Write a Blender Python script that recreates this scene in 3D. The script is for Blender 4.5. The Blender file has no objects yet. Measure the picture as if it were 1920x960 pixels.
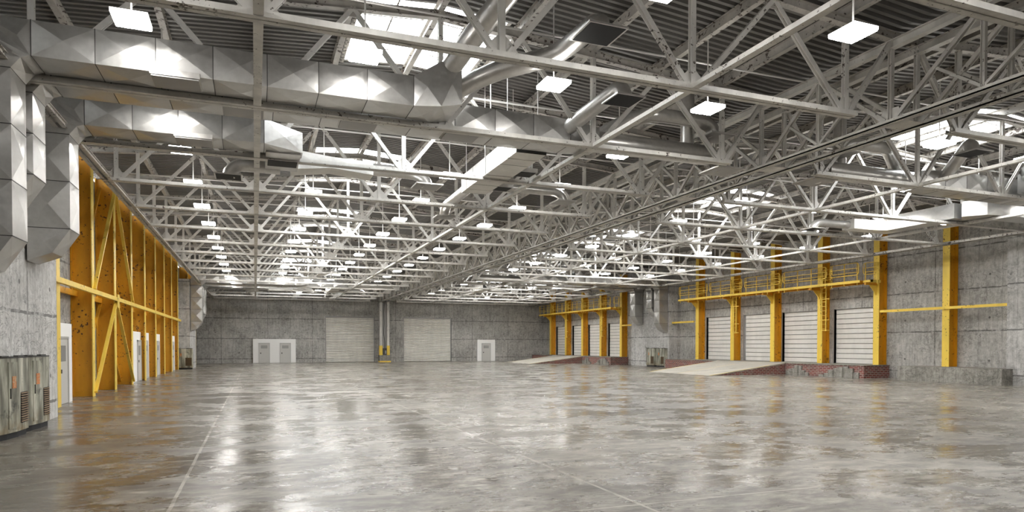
import bpy, math, random
from mathutils import Vector
random.seed(7)
sc = bpy.context.scene
COL = sc.collection
H = 1.85                      # eye height
YB = 76.3                     # back wall
XL, XR = -6.15, 34.0          # side walls
ORD = ['first','second','third','fourth','fifth','sixth','seventh','eighth','ninth','tenth','eleventh','twelfth',
       'thirteenth','fourteenth','fifteenth','sixteenth','seventeenth','eighteenth','nineteenth','twentieth']

# ------------------------------------------------------------------ materials
class NT:
    def __init__(s, name):
        s.m = bpy.data.materials.new(name); s.m.use_nodes = True
        s.t = s.m.node_tree; s.n = s.t.nodes; s.l = s.t.links
        s.b = s.n['Principled BSDF']
        s.pos = s.n.new('ShaderNodeNewGeometry').outputs['Position']
    def link(s, a, b): s.l.new(a, b)
    def val(s, sock, v):
        if isinstance(v, bpy.types.NodeSocket): s.l.new(v, sock)
        else: sock.default_value = v
    def math(s, op, a, b=0.0, c=None, clamp=False):
        n = s.n.new('ShaderNodeMath'); n.operation = op; n.use_clamp = clamp
        s.val(n.inputs[0], a); s.val(n.inputs[1], b)
        if c is not None: s.val(n.inputs[2], c)
        return n.outputs[0]
    def noise(s, scale, detail=4, rough=.55, vec=None, dist=0.0):
        n = s.n.new('ShaderNodeTexNoise'); n.inputs['Scale'].default_value = scale
        n.inputs['Detail'].default_value = detail; n.inputs['Roughness'].default_value = rough
        n.inputs['Distortion'].default_value = dist
        s.l.new(vec or s.pos, n.inputs['Vector']); return n.outputs['Fac']
    def scalev(s, v3, vec=None):
        n = s.n.new('ShaderNodeVectorMath'); n.operation = 'MULTIPLY'
        s.l.new(vec or s.pos, n.inputs[0]); n.inputs[1].default_value = v3; return n.outputs[0]
    def ramp(s, fac, stops):
        n = s.n.new('ShaderNodeValToRGB'); s.l.new(fac, n.inputs[0])
        e = n.color_ramp.elements
        while len(e) < len(stops): e.new(.5)
        for k, (p, c) in enumerate(stops):
            e[k].position = p
            e[k].color = (c, c, c, 1) if not isinstance(c, tuple) else (*c, 1)
        return n.outputs[0]
    def mix(s, fac, a, b, mode='MIX'):
        n = s.n.new('ShaderNodeMix'); n.data_type = 'RGBA'; n.blend_type = mode
        s.val(n.inputs[0], fac)
        s.val(n.inputs[6], a if isinstance(a, bpy.types.NodeSocket) else (*a, 1))
        s.val(n.inputs[7], b if isinstance(b, bpy.types.NodeSocket) else (*b, 1))
        return n.outputs[2]
    def sep(s):
        n = s.n.new('ShaderNodeSeparateXYZ'); s.l.new(s.pos, n.inputs[0]); return n.outputs
    def comb(s, x, y, z):
        n = s.n.new('ShaderNodeCombineXYZ')
        for i, v in enumerate((x, y, z)): s.val(n.inputs[i], v)
        return n.outputs[0]
    def bump(s, h, strength=.3, dist=.02):
        n = s.n.new('ShaderNodeBump'); n.inputs['Strength'].default_value = strength
        n.inputs['Distance'].default_value = dist; s.l.new(h, n.inputs['Height'])
        s.l.new(n.outputs[0], s.b.inputs['Normal'])
    def out(s, col=None, rough=.6, metal=0.0, spec=None):
        if col is not None: s.val(s.b.inputs['Base Color'], col if isinstance(col, bpy.types.NodeSocket) else (*col, 1))
        s.val(s.b.inputs['Roughness'], rough); s.val(s.b.inputs['Metallic'], metal)
        if spec is not None: s.val(s.b.inputs['Specular IOR Level'], spec)
        return s.m

def m_plain(name, col, rough=.6, metal=0.0):
    return NT(name).out(col, rough, metal)

def m_paint(name, base, chip, thr=.64, scale=9.0, rough=.5, dirt=.25):
    t = NT(name)
    a = t.noise(scale, 6, .62); g = t.noise(.9, 3, .5)
    f = t.math('ADD', a, t.math('MULTIPLY', t.math('SUBTRACT', g, .5), .35))
    mask = t.ramp(f, [(thr, 0.0), (thr + .025, 1.0)])
    d = t.noise(2.3, 5, .6, t.scalev((1, 1, .35)))
    dd = tuple(c * (1 - dirt) for c in base)
    base_c = t.mix(t.ramp(d, [(.35, 0.0), (.7, 1.0)]), base, dd)
    c = t.mix(mask, base_c, chip)
    return t.out(c, rough)

def m_concrete(name, lo, hi, lines=True):
    t = NT(name); x, y, z = t.sep()
    u = t.math('ADD', x, y)
    uv = t.comb(u, z, 0.0)
    big = t.noise(.55, 5, .6, uv)
    streak = t.noise(1.0, 6, .7, t.scalev((6.5, .9, 1), uv))
    fine = t.noise(5.0, 8, .72, uv, .6)
    f = t.math('ADD', t.math('MULTIPLY', big, .3), t.math('ADD', t.math('MULTIPLY', streak, .32), t.math('MULTIPLY', fine, .38)))
    col = t.mix(t.ramp(f, [(.41, 0.0), (.57, 1.0)]), lo, hi)
    # thin wandering cracks and form-board marks
    ck = t.noise(1.3, 6, .65, t.scalev((1.0, 1.6, 1), uv), 1.4)
    crack = t.ramp(t.math('ABSOLUTE', t.math('SUBTRACT', ck, .5)), [(0.0, 1.0), (.016, 0.0)])
    gate = t.ramp(t.noise(.7, 3, .5, uv), [(.42, 0.1), (.55, 1.0)])
    dark = t.math('MULTIPLY', crack, gate)
    pit = t.ramp(t.noise(16, 3, .6, t.scalev((1, .55, 1), uv)), [(.60, 0.0), (.68, .8)])
    dark = t.math('MAXIMUM', dark, t.math('MULTIPLY', pit, gate))
    if lines:
        wob = t.math('MULTIPLY', t.math('SUBTRACT', t.noise(2.2, 4, .6, uv), .5), .10)
        def grid(c, per, off, w):
            q = t.math('ABSOLUTE', t.math('SUBTRACT', t.math('FLOORED_MODULO', t.math('ADD', t.math('ADD', c, wob), off), per), per / 2))
            return t.math('GREATER_THAN', q, per / 2 - w)
        brk = t.ramp(t.noise(3.0, 3, .6, uv), [(.38, .25), (.52, 1.0)])
        j = t.math('MAXIMUM', grid(z, 2.15, -.45, .035), grid(u, 4.6, .6, .022))
        j2 = t.math('MULTIPLY', grid(u, 1.15, .6, .012), .55)
        dark = t.math('MAXIMUM', dark, t.math('MULTIPLY', t.math('MAXIMUM', j, j2), brk))
        # tie holes
        hu = t.math('ABSOLUTE', t.math('SUBTRACT', t.math('FLOORED_MODULO', u, 2.3), 1.15))
        hz = t.math('ABSOLUTE', t.math('SUBTRACT', t.math('FLOORED_MODULO', t.math('SUBTRACT', z, .45), 2.15), .65))
        r = t.math('SQRT', t.math('ADD', t.math('MULTIPLY', hu, hu), t.math('MULTIPLY', hz, hz)))
        dark = t.math('MAXIMUM', dark, t.math('LESS_THAN', r, .055))
    c2 = t.mix(t.math('MULTIPLY', dark, .78), col, tuple(v * .28 for v in lo))
    t.bump(t.math('SUBTRACT', f, t.math('MULTIPLY', dark, .5)), .35, .03)
    return t.out(c2, .82, 0, .25)

def m_floor():
    t = NT('polished_concrete'); x, y, z = t.sep()
    big = t.noise(.22, 6, .62); mid = t.noise(1.0, 9, .7, t.scalev((1.6, 3.2, 1)), .4)
    fine = t.noise(6.0, 9, .75, t.scalev((.7, 1.4, 1)))
    f = t.math('ADD', t.math('MULTIPLY', big, .22), t.math('ADD', t.math('MULTIPLY', mid, .46), t.math('MULTIPLY', fine, .32)))
    col = t.ramp(f, [(.375, (.034, .029, .023)), (.455, (.118, .105, .087)), (.52, (.25, .231, .198)), (.60, (.44, .415, .365))])
    # darker, browner strip beside the left wall beyond the first joint
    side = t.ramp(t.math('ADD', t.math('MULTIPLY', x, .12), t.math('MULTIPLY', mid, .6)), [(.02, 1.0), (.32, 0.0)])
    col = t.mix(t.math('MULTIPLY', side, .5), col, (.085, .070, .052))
    wob = t.math('MULTIPLY', t.math('SUBTRACT', t.noise(1.5, 4, .6), .5), .03)
    def line(c, per, off, w):
        q = t.math('ABSOLUTE', t.math('SUBTRACT', t.math('FLOORED_MODULO', t.math('ADD', t.math('SUBTRACT', c, off - per / 2), wob), per), per / 2))
        return t.math('LESS_THAN', q, w)
    ln = t.math('MAXIMUM', line(x, 5.09, -.91, .022), line(y, 5.16, 6.68, .016))
    ln = t.math('MULTIPLY', ln, t.ramp(t.noise(2.5, 4, .6), [(.35, .2), (.55, .75)]))
    col = t.mix(ln, col, (.52, .49, .44))
    scr = t.noise(1.0, 5, .6, t.scalev((.5, 7, 1)), .3)
    col = t.mix(t.ramp(scr, [(.64, 0.0), (.72, .4)]), col, (.05, .045, .04))
    pud = t.ramp(t.noise(.55, 6, .62, t.scalev((1, 1.3, 1))), [(.44, 0.0), (.56, 1.0)])
    r = t.math('ADD', .13, t.math('ADD', t.math('MULTIPLY', pud, .17), t.math('MULTIPLY', t.ramp(fine, [(.38, 0.0), (.62, 1.0)]), .10)))
    t.bump(t.math('ADD', t.math('MULTIPLY', mid, .7), t.math('MULTIPLY', fine, .3)), .16, .02)
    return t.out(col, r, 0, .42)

def m_metal(name, col, rough=.34, var=.25, metal=.85):
    t = NT(name)
    a = t.noise(1.4, 4, .6); b = t.noise(11, 3, .5)
    f = t.math('ADD', t.math('MULTIPLY', a, .6), t.math('MULTIPLY', b, .4))
    c = t.mix(t.ramp(f, [(.38, 0.0), (.62, 1.0)]), tuple(v * .84 for v in col), col)
    r = t.math('ADD', rough - var / 2, t.math('MULTIPLY', t.ramp(b, [(.4, 0.0), (.6, 1.0)]), var))
    return t.out(c, r, metal)

def m_brick():
    t = NT('red_brick'); x, y, z = t.sep()
    uv = t.comb(t.math('ADD', x, y), z, 0.0)
    n = t.n.new('ShaderNodeTexBrick'); t.l.new(uv, n.inputs['Vector'])
    n.inputs['Scale'].default_value = 1.0
    n.inputs['Brick Width'].default_value = .30; n.inputs['Row Height'].default_value = .105
    n.inputs['Mortar Size'].default_value = .011; n.inputs['Mortar Smooth'].default_value = .2
    n.inputs['Color1'].default_value = (.25, .055, .042, 1); n.inputs['Color2'].default_value = (.12, .035, .03, 1)
    n.inputs['Mortar'].default_value = (.48, .43, .38, 1)
    g = t.ramp(t.noise(3.5, 6, .7, uv), [(.50, 0.0), (.68, .75)])
    c = t.mix(g, n.outputs['Color'], (.30, .26, .23))
    t.bump(n.outputs['Fac'], -.4, .02)
    return t.out(c, .85)

def m_cabinet():
    t = NT('grimy_painted_steel'); x, y, z = t.sep()
    st = t.noise(1.0, 5, .6, t.scalev((4, 4, .7)))
    c = t.ramp(st, [(.30, (.07, .068, .052)), (.43, (.17, .165, .13)), (.54, (.33, .325, .26)), (.68, (.60, .58, .49))])
    rust = t.math('MULTIPLY', t.ramp(t.noise(3.0, 6, .7), [(.40, 0.0), (.62, 1.0)]), t.ramp(z, [(.10, 1.0), (.55, 0.0)]))
    c = t.mix(t.math('MULTIPLY', rust, .8), c, (.20, .12, .035))
    bl = t.ramp(t.noise(2.6, 5, .65), [(.60, 0.0), (.70, .85)])
    c = t.mix(bl, c, (.02, .019, .016))
    return t.out(c, .55)

def m_lamp(name, s, col=(1, .98, .945)):
    t = NT(name); t.b.inputs['Base Color'].default_value = (.9, .9, .88, 1)
    t.b.inputs['Emission Color'].default_value = (*col, 1); t.b.inputs['Emission Strength'].default_value = s
    return t.m

def m_glass():
    t = NT('translucent_skylight_sheet')
    tr = t.n.new('ShaderNodeBsdfTranslucent'); tr.inputs[0].default_value = (.93, .93, .92, 1)
    tp = t.n.new('ShaderNodeBsdfTransparent'); tp.inputs[0].default_value = (.95, .95, .95, 1)
    mx = t.n.new('ShaderNodeMixShader'); mx.inputs[0].default_value = .55
    t.l.new(tr.outputs[0], mx.inputs[1]); t.l.new(tp.outputs[0], mx.inputs[2])
    t.l.new(mx.outputs[0], t.n['Material Output'].inputs[0])
    return t.m

M = dict(
    steel=m_paint('cream_painted_steel', (.78, .755, .71), (.085, .068, .055), .635, 12, .42, .3),
    girder=m_paint('cream_painted_girder_steel', (.76, .735, .69), (.09, .07, .056), .66, 9, .45, .3),
    rafter=m_paint('worn_painted_steel', (.56, .53, .485), (.075, .056, .045), .585, 8, .55, .35),
    yellow=m_paint('yellow_painted_steel', (.93, .66, .10), (.15, .075, .03), .64, 9, .42, .12),
    orange=m_paint('ochre_painted_steel', (.80, .385, .02), (.08, .035, .015), .625, 8, .45, .22),
    concrete=m_concrete('cast_concrete', (.27, .26, .242), (.54, .525, .495)),
    concrete_light=m_concrete('pale_cast_concrete', (.37, .36, .345), (.64, .63, .61)),
    block=m_concrete('rough_concrete_block', (.16, .152, .135), (.40, .38, .34), False),
    ramp=m_concrete('ramp_concrete', (.33, .31, .27), (.50, .475, .42), False),
    floor=m_floor(),
    deck=m_metal('corrugated_roof_metal', (.19, .18, .166), .5, .15, .1),
    duct=m_metal('galvanised_duct_metal', (.60, .59, .57), .33, .10, .75),
    duct_white=m_metal('white_duct_metal', (.80, .78, .74), .45, .15, .15),
    flex=m_metal('ribbed_aluminium_duct', (.66, .64, .61), .32, .08, .75),
    dark=m_plain('black_void', (.012, .012, .013), .7),
    seam=m_plain('dark_duct_seam', (.07, .068, .065), .6, .4),
    plate=m_plain('grey_plate_metal', (.36, .35, .34), .45, .5),
    brick=m_brick(),
    shutter=m_paint('beige_shutter_metal', (.80, .775, .72), (.3, .28, .25), .75, 5, .45, .15),
    dockdoor=m_paint('white_door_metal', (.82, .80, .765), (.4, .38, .35), .75, 5, .45, .10),
    white=m_plain('white_plaster', (.93, .92, .90), .6),
    leaf=m_plain('pale_grey_door_paint', (.60, .585, .555), .45),
    frame=m_plain('grey_door_frame_paint', (.52, .51, .49), .45),
    louvre=m_plain('dark_louvre_grey', (.22, .215, .205), .5),
    cabinet=m_cabinet(),
    rustvent=m_plain('rusty_vent_slats', (.16, .10, .045), .7),
    label=m_paint('faded_orange_label', (.62, .22, .07), (.5, .4, .25), .55, 30, .6, .2),
    cable=m_plain('black_cable_rubber', (.02, .02, .02), .6),
    lamp=m_lamp('lit_lamp_diffuser', 30.0),
    rim=m_lamp('glowing_lamp_edge', 4.0),
    rod=m_plain('white_rod_paint', (.75, .73, .70), .4),
    glass=m_glass(),
)

# ------------------------------------------------------------------ mesh builder
class MB:
    def __init__(s): s.v = []; s.f = []; s.sm = []; s.mi = []; s.cur = 0
    def add(s, vs, fs, smooth=False):
        o = len(s.v); s.v += [tuple(p) for p in vs]
        s.f += [tuple(o + i for i in f) for f in fs]; s.sm += [smooth] * len(fs); s.mi += [s.cur] * len(fs)
    def box(s, a, b):
        x0, y0, z0 = (min(a[i], b[i]) for i in range(3)); x1, y1, z1 = (max(a[i], b[i]) for i in range(3))
        s.add([(x0,y0,z0),(x1,y0,z0),(x1,y1,z0),(x0,y1,z0),(x0,y0,z1),(x1,y0,z1),(x1,y1,z1),(x0,y1,z1)],
              [(0,3,2,1),(4,5,6,7),(0,1,5,4),(1,2,6,5),(2,3,7,6),(3,0,4,7)])
    def prism(s, pts, ax, a, b):
        """polygon pts in the plane across axis ax, extruded from a to b"""
        def P(p, h):
            q = list(p); q.insert(ax, h); return tuple(q)
        n = len(pts)
        s.add([P(p, a) for p in pts] + [P(p, b) for p in pts],
              [tuple(range(n))[::-1], tuple(range(n, 2*n))] + [(i, (i+1) % n, n + (i+1) % n, n + i) for i in range(n)])
    def frame(s, p0, p1, up=(0,0,1)):
        p0, p1 = Vector(p0), Vector(p1); d = (p1 - p0).normalized(); u = Vector(up)
        if abs(d.dot(u)) > .98: u = Vector((0,1,0))
        sd = d.cross(u).normalized(); u2 = sd.cross(d).normalized()
        return p0, p1, sd, u2
    def extr(s, prof, p0, p1, up=(0,0,1)):
        p0, p1, sd, u = s.frame(p0, p1, up); n = len(prof)
        s.add([p0 + sd*a + u*b for a, b in prof] + [p1 + sd*a + u*b for a, b in prof],
              [tuple(range(n))[::-1], tuple(range(n, 2*n))] + [(i, (i+1) % n, n + (i+1) % n, n + i) for i in range(n)])
    def bar(s, p0, p1, w, h, up=(0,0,1)):
        s.extr([(-w/2,-h/2),(w/2,-h/2),(w/2,h/2),(-w/2,h/2)], p0, p1, up)
    def hsec(s, p0, p1, w, h, t=.012, up=(0,0,1)):
        a, b = w/2, h/2
        s.extr([(-a,-b),(a,-b),(a,-b+t),(t/2,-b+t),(t/2,b-t),(a,b-t),(a,b),(-a,b),(-a,b-t),(-t/2,b-t),(-t/2,-b+t),(-a,-b+t)], p0, p1, up)
    def tube(s, pts, r, n=8, rib=0.0, ribstep=.09, cap=True):
        pts = [Vector(p) for p in pts]
        if rib:
            q = [pts[0]]
            for a, b in zip(pts, pts[1:]):
                k = max(1, int((b - a).length / ribstep))
                q += [a.lerp(b, i / k) for i in range(1, k + 1)]
            pts = q
        rings = []; u = None
        for i, p in enumerate(pts):
            a = pts[max(0, i-1)]; b = pts[min(len(pts)-1, i+1)]
            d = (b - a).normalized()
            if u is None: u = Vector((0,0,1)) if abs(d.z) < .9 else Vector((1,0,0))
            u = (u - d * u.dot(d)).normalized(); sd = d.cross(u)
            rr = r + (rib if i % 2 else 0)
            rings.append([p + (u*math.cos(2*math.pi*k/n) + sd*math.sin(2*math.pi*k/n)) * rr for k in range(n)])
        vs = [v for g in rings for v in g]; fs = []
        for i in range(len(rings)-1):
            for k in range(n):
                a = i*n + k; b = i*n + (k+1) % n
                fs.append((a, b, b+n, a+n))
        s.add(vs, fs, True)
        if cap: s.add(rings[0], [tuple(range(n))]); s.add(rings[-1], [tuple(range(n))])
    def cross(s, a, b, c, d, lift=.03):
        """a duct panel a-b-c-d with diagonal creases rising to its middle"""
        a, b, c, d = map(Vector, (a, b, c, d)); n = (b - a).cross(d - a)
        if n.length < 1e-6: n = (c - b).cross(d - b)
        n.normalize(); m = (a + b + c + d) / 4 + n * lift
        s.add([a, b, c, d, m], [(0,1,4),(1,2,4),(2,3,4),(3,0,4)])
    def loft(s, rings, lift=.03, cap=(True, True)):
        """rings: lists of four corners, same winding; outward faces get crossed panels"""
        ctr = lambda r: sum((Vector(p) for p in r), Vector()) / 4
        for r0, r1 in zip(rings, rings[1:]):
            mid = (ctr(r0) + ctr(r1)) / 2
            for k in range(4):
                q = [r0[k], r0[(k+1) % 4], r1[(k+1) % 4], r1[k]]
                n = (Vector(q[1]) - Vector(q[0])).cross(Vector(q[3]) - Vector(q[0]))
                if n.length < 1e-6: n = (Vector(q[2]) - Vector(q[1])).cross(Vector(q[3]) - Vector(q[1]))
                if n.dot(ctr(q) - mid) < 0: q.reverse()
                s.cross(*q, lift=lift)
        if cap[0]: s.add(rings[0], [(0,1,2,3)])
        if cap[1]: s.add(rings[-1], [(0,1,2,3)])
    def build(s, name, mat, parent=None, loc=None, mat2=None):
        me = bpy.data.meshes.new(name); me.from_pydata(s.v, [], s.f); me.update()
        me.materials.append(mat if not isinstance(mat, str) else M[mat])
        me.polygons.foreach_set('use_smooth', s.sm)
        if mat2: me.materials.append(M[mat2]); me.polygons.foreach_set('material_index', s.mi)
        o = bpy.data.objects.new(name, me); COL.objects.link(o)
        if parent: o.parent = parent
        if loc: o.location = loc
        return o

def tag(o, label=None, cat=None, group=None, kind=None):
    if label: o['label'] = label
    if cat: o['category'] = cat
    if group: o['group'] = group
    if kind: o['kind'] = kind
    return o
def empty(name, loc, label, cat, group=None, kind=None, rz=0):
    o = bpy.data.objects.new(name, None); COL.objects.link(o); o.location = loc; o.rotation_euler = (0,0,rz)
    o.empty_display_size = .2
    return tag(o, label, cat, group, kind)
def copy_tree(o, parent=None):
    c = o.copy(); COL.objects.link(c); c.parent = parent
    for ch in [x for x in KIDS.get(o.name, [])] or list(o.children): copy_tree(ch, c)
    return c
KIDS = {}
def boxo(name, a, b, mat, parent=None):
    m = MB(); m.box(a, b); return m.build(name, mat, parent)

# ------------------------------------------------------------------ shell
Y0 = -7.0
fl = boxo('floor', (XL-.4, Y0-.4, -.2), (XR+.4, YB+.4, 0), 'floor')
tag(fl, 'wide polished grey concrete floor with pale joint lines', 'floor', kind='structure')

def wall_tiles(axis, at, thick, u0, u1, z0, z1, holes):
    """wall slab across axis 'x' or 'y' with rectangular openings (u0,u1,z0,z1)"""
    m = MB()
    us = sorted({u0, u1, *[h[0] for h in holes], *[h[1] for h in holes]})
    for a, b in zip(us, us[1:]):
        zs = [z0]
        hh = sorted([h for h in holes if h[0] <= a + 1e-6 and h[1] >= b - 1e-6], key=lambda h: h[2])
        segs = []; cur = z0
        for h in hh:
            if h[2] > cur: segs.append((cur, h[2]))
            cur = h[3]
        if cur < z1: segs.append((cur, z1))
        for c, d in segs:
            if axis == 'x': m.box((at, a, c), (at + thick, b, d))
            else: m.box((a, at, c), (b, at + thick, d))
    return m

ZC = H + 4.93
CLX, CRX, MIDX = 4.0, 23.2, 13.6
RZ = lambda x: 9.70 - .075 * abs(x - (4.1 if x < 13.8 else 23.5))    # underside of the roof deck
docks = []
for base in (0.0, 28.7):
    docks += [(28.75+base, 31.85+base, .74, 4.12), (33.15+base, 36.25+base, .74, 4.12),
              (37.05+base, 40.15+base, .74, 4.12), (41.35+base, 44.55+base, .74, 4.12)]
bdoors = [(7.28, 12.72, 0, 5.12), (16.0, 21.75, 0, 5.12)]
o = wall_tiles('x', XR, .5, Y0, YB + .5, 0, 9.05, docks).build('wall_right', 'concrete')
tag(o, 'cast concrete side wall behind the dock doors on the right', 'wall', kind='structure')
o = wall_tiles('y', YB, .5, XL, XR, 0, 9.9, bdoors).build('wall_back', 'concrete')
tag(o, 'grey cast concrete end wall with two roller shutters', 'wall', kind='structure')
o = boxo('wall_left', (XL-.5, Y0, 0), (XL, YB+.5, 8.62), 'concrete')
tag(o, 'cast concrete side wall behind the tall yellow columns on the left', 'wall', kind='structure')
o = boxo('wall_front', (XL-.5, Y0-.5, 0), (XR+.5, Y0, 9.9), 'concrete')
tag(o, 'concrete end wall behind the camera', 'wall', kind='structure')
# strip windows above the left wall
w = empty('window_1', (XL-.25, 35, 8.62), 'narrow bright strip window along the top of the left wall', 'window', kind='structure')
boxo('pane', (-.03, -42, .04), (.03, 41.5, .30), 'glass', w)
f = MB(); f.box((-.08, -42, 0), (.08, 41.5, .045)); f.box((-.08, -42, .29), (.08, 41.5, .36))
for k in range(41): f.box((-.06, -41 + k*2.05, .045), (.06, -40.94 + k*2.05, .29))
f.build('window_frame', 'steel', w)

# roof deck: real trapezoid ribs running across the hall
SKY = [15.05 + 12.15*k for k in range(0, 5)]; SKL = 3.7
def deck():
    m = MB(); per = .215; dep = .10
    ys = []; y = Y0 - .4
    while y < YB + .5:
        ys += [(y, 0), (y + per*.42, 0), (y + per*.5, dep), (y + per*.92, dep)]; y += per
    for ridge, xa, xb in ((CLX, XL-.6, MIDX), (CRX, MIDX, XR+.6)):
        cuts = [xa, ridge - 1.75, ridge, ridge + 1.75, xb]
        for i in range(4):
            x0, x1 = cuts[i], cuts[i+1]; hole = i in (1, 2)
            z0 = 9.70 - .075*abs(x0-ridge); z1 = 9.70 - .075*abs(x1-ridge)
            vs = []; fs = []
            for (y, dz) in ys: vs += [(x0, y, z0+dz), (x1, y, z1+dz)]
            for j in range(len(ys)-1):
                ym = (ys[j][0] + ys[j+1][0])/2
                if hole and any(s < ym < s + SKL for s in SKY): continue
                fs.append((2*j, 2*j+1, 2*j+3, 2*j+2))
            m.add(vs, fs)
    return m
tag(deck().build('ceiling', 'deck'), 'dark corrugated metal roof deck over two shallow gabled bays', 'ceiling', kind='structure')
n = 2
for bi, ridge in enumerate((CLX, CRX)):
    for k, s in enumerate(SKY):
        w = empty('window_%d' % n, (ridge, s, 9.72), 'blown-bright ridge skylight in the %s bay, %s from the camera' % (('left','right')[bi], ORD[max(0,k)]), 'skylight', 'ridge skylights', 'structure'); n += 1
        g = MB()
        for sg in (-1, 1):
            g.add([(0,0,.10),(0,SKL,.10),(sg*1.75,SKL,.10-.131),(sg*1.75,0,.10-.131)], [(0,1,2,3)])
        g.build('pane', 'glass', w)
        f = MB()
        for sg in (-1, 1):
            for q in range(5):
                yy = .03 + q*(SKL-.06)/4
                f.bar((0, yy, .06), (sg*1.75, yy, .06-.131), .05 if 0<q<4 else .1, .06)
            f.bar((sg*1.75, 0, -.09), (sg*1.75, SKL, -.09), .1, .12)
            f.bar((sg*.88, 0, .0), (sg*.88, SKL, .0), .04, .05)
        f.build('window_frame', 'rafter', w)

# piers
def pier(a, b, name, label, mat):
    tag(boxo(name, a, b, mat), label, 'wall', kind='structure')
pier((XL, 13.4, 0), (-4.78, 20.35, 7.1), 'wall_pier', 'pale concrete pier behind the two grimy cabinets at far left', 'concrete_light')
pier((XL, 58.2, 0), (-4.78, 64.0, 7.1), 'wall_pier', 'concrete pier at the far end of the yellow columns on the left', 'concrete_light')
pier((33.0, 14.0, 0), (XR, 20.9, 7.1), 'wall_pier', 'concrete pier at the right edge beside the low concrete block', 'concrete_light')
pier((33.0, 48.3, 0), (XR, 54.4, 7.1), 'wall_pier', 'concrete pier between the two loading docks carrying hanging ducts', 'concrete_light')

# ------------------------------------------------------------------ roof steel
def truss_proto(mirror):
    sx = -1 if mirror else 1
    X = lambda u: sx*(u - 8)*.98125                    # u: 0 at the outer end node, 16 at the inner
    top = lambda u: 9.44 - .075*abs(u-8)
    r = bpy.data.objects.new('roof_truss', None); COL.objects.link(r)
    for dy in (-.065, .065):
        m = MB(); m.box((X(-.25), dy-.058, ZC), (X(16.25), dy+.058, ZC+.022)); m.box((X(-.25), dy-math.copysign(.058,dy), ZC), (X(16.25), dy-math.copysign(.04,dy), ZC+.12))
        m.box((X(-.25), dy+math.copysign(.058,dy), ZC), (X(16.25), dy+math.copysign(.045,dy), ZC+.10))
        m.build('bottom_chord', 'steel', r)
    for a, b in ((-2.1, 8), (8, 17.65)):
        m = MB(); m.hsec((X(a), 0, top(a)-.05), (X(b), 0, top(b)-.05), .16, .18); m.build('top_chord', 'rafter', r)
    for u in (0, 4, 8, 12, 16):
        m = MB(); m.hsec((X(u), 0, ZC+.05), (X(u), 0, top(u)-.1), .11, .10, .014, (0,1,0)); m.build('post', 'steel', r)
    for a, b in ((0,2),(4,2),(4,6),(8,6),(8,10),(12,10),(12,14),(16,14)):
        m = MB(); m.hsec((X(a + (b-a)*.06), 0, ZC+.1), (X(b), 0, top(b)-.1), .10, .10, .014, (0,1,0)); m.build('diagonal', 'steel', r)
    for a, b in ((16, 17.4),):
        m = MB(); m.hsec((X(a + .1), 0, ZC+.1), (X(b), 0, top(b)-.1), .10, .10, .014, (0,1,0)); m.build('diagonal', 'steel', r)
    for u in (0, 4, 8, 12, 16):
        m = MB(); w = .26 if u in (0,16) else .34
        m.prism([(X(u)-w, ZC+.1), (X(u)+w, ZC+.1), (X(u)+w*.6, ZC+.28), (X(u)+.08, ZC+.40), (X(u)-.08, ZC+.40), (X(u)-w*.6, ZC+.28)], 1, -.012, .012)
        m.build('gusset_plate', 'steel', r)
    for u in (2, 6, 10, 14):
        m = MB(); z = top(u) - .12; w = .22
        m.prism([(X(u)-w, z), (X(u)-w*.6, z-.16), (X(u)+w*.6, z-.16), (X(u)+w, z)], 1, -.012, .012)
        m.build('gusset_plate', 'rafter', r)
    return r
TY = [10.87 + 4.05*k for k in range(-1, 17)]
for bi, (cx, side) in enumerate(((CLX, 'left'), (CRX, 'right'))):
    proto = truss_proto(bi == 1); KIDS[proto.name] = list(proto.children)
    kids = list(proto.children)
    for k, y in enumerate(TY):
        if k == 0: t = proto
        else:
            t = proto.copy(); COL.objects.link(t)
            for ch in kids:
                c = ch.copy(); COL.objects.link(c); c.parent = t
        t.location = (cx, y, 0)
        tag(t, 'cream lattice roof truss spanning the %s bay, %s truss from the camera' % (side, ORD[k]), 'truss', 'roof trusses of the %s bay' % side)

def long_beam(name, x, z0, w, h, label, cat, group, mat, y0=Y0+.3, y1=YB-.05, H_=True):
    m = MB()
    if H_: m.hsec((x, y0, z0+h/2), (x, y1, z0+h/2), w, h)
    else: m.box((x-w/2, y0, z0), (x+w/2, y1, z0+h))
    o = m.build(name, mat); tag(o, label, cat, group); return o
for bi, (ridge, side) in enumerate(((CLX,'left'),(CRX,'right'))):
    for q, u in enumerate((-8,-6,-4,-2,0,2,4,6,8)):
        x = ridge + u*.98125; z = 9.70 - .075*abs(u)
        long_beam('purlin', x, z-.235, .14, .235, 'worn roof purlin running the length of the %s bay, %s from its left edge' % (side, ORD[q]), 'purlin', 'purlins of the %s bay' % side, 'rafter')
for x, lab in ((.08,'closest to the left wall, passing straight overhead'), (7.93,'just left of the central girder'), (19.27,'just right of the central girder'), (27.13,'closest to the loading docks')):
    m = MB(); m.box((x-.075, Y0+.3, ZC+.012), (x+.075, YB-.05, ZC+.098))
    tag(m.build('tie_beam', 'steel'), 'long pale tie beam crossing the trusses, ' + lab, 'beam', 'tie beams on the bottom chords')
for x, lab in ((-3.98,'inner'), (-4.16,'outer')):
    m = MB(); m.hsec((x, Y0+.3, ZC+.05), (x, YB-.05, ZC+.05), .1, .12)
    tag(m.build('eave_beam', 'rafter'), '%s of the two thin rusty beams along the left truss ends' % lab, 'beam', 'eave beams')
for x, lab in ((31.4,'inner'), (31.75,'outer')):
    m = MB(); m.hsec((x, Y0+.3, ZC+.05), (x, YB-.05, ZC+.05), .1, .12)
    tag(m.build('eave_beam', 'rafter'), '%s of the two thin beams along the truss ends above the docks' % lab, 'beam', 'eave beams')

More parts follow.
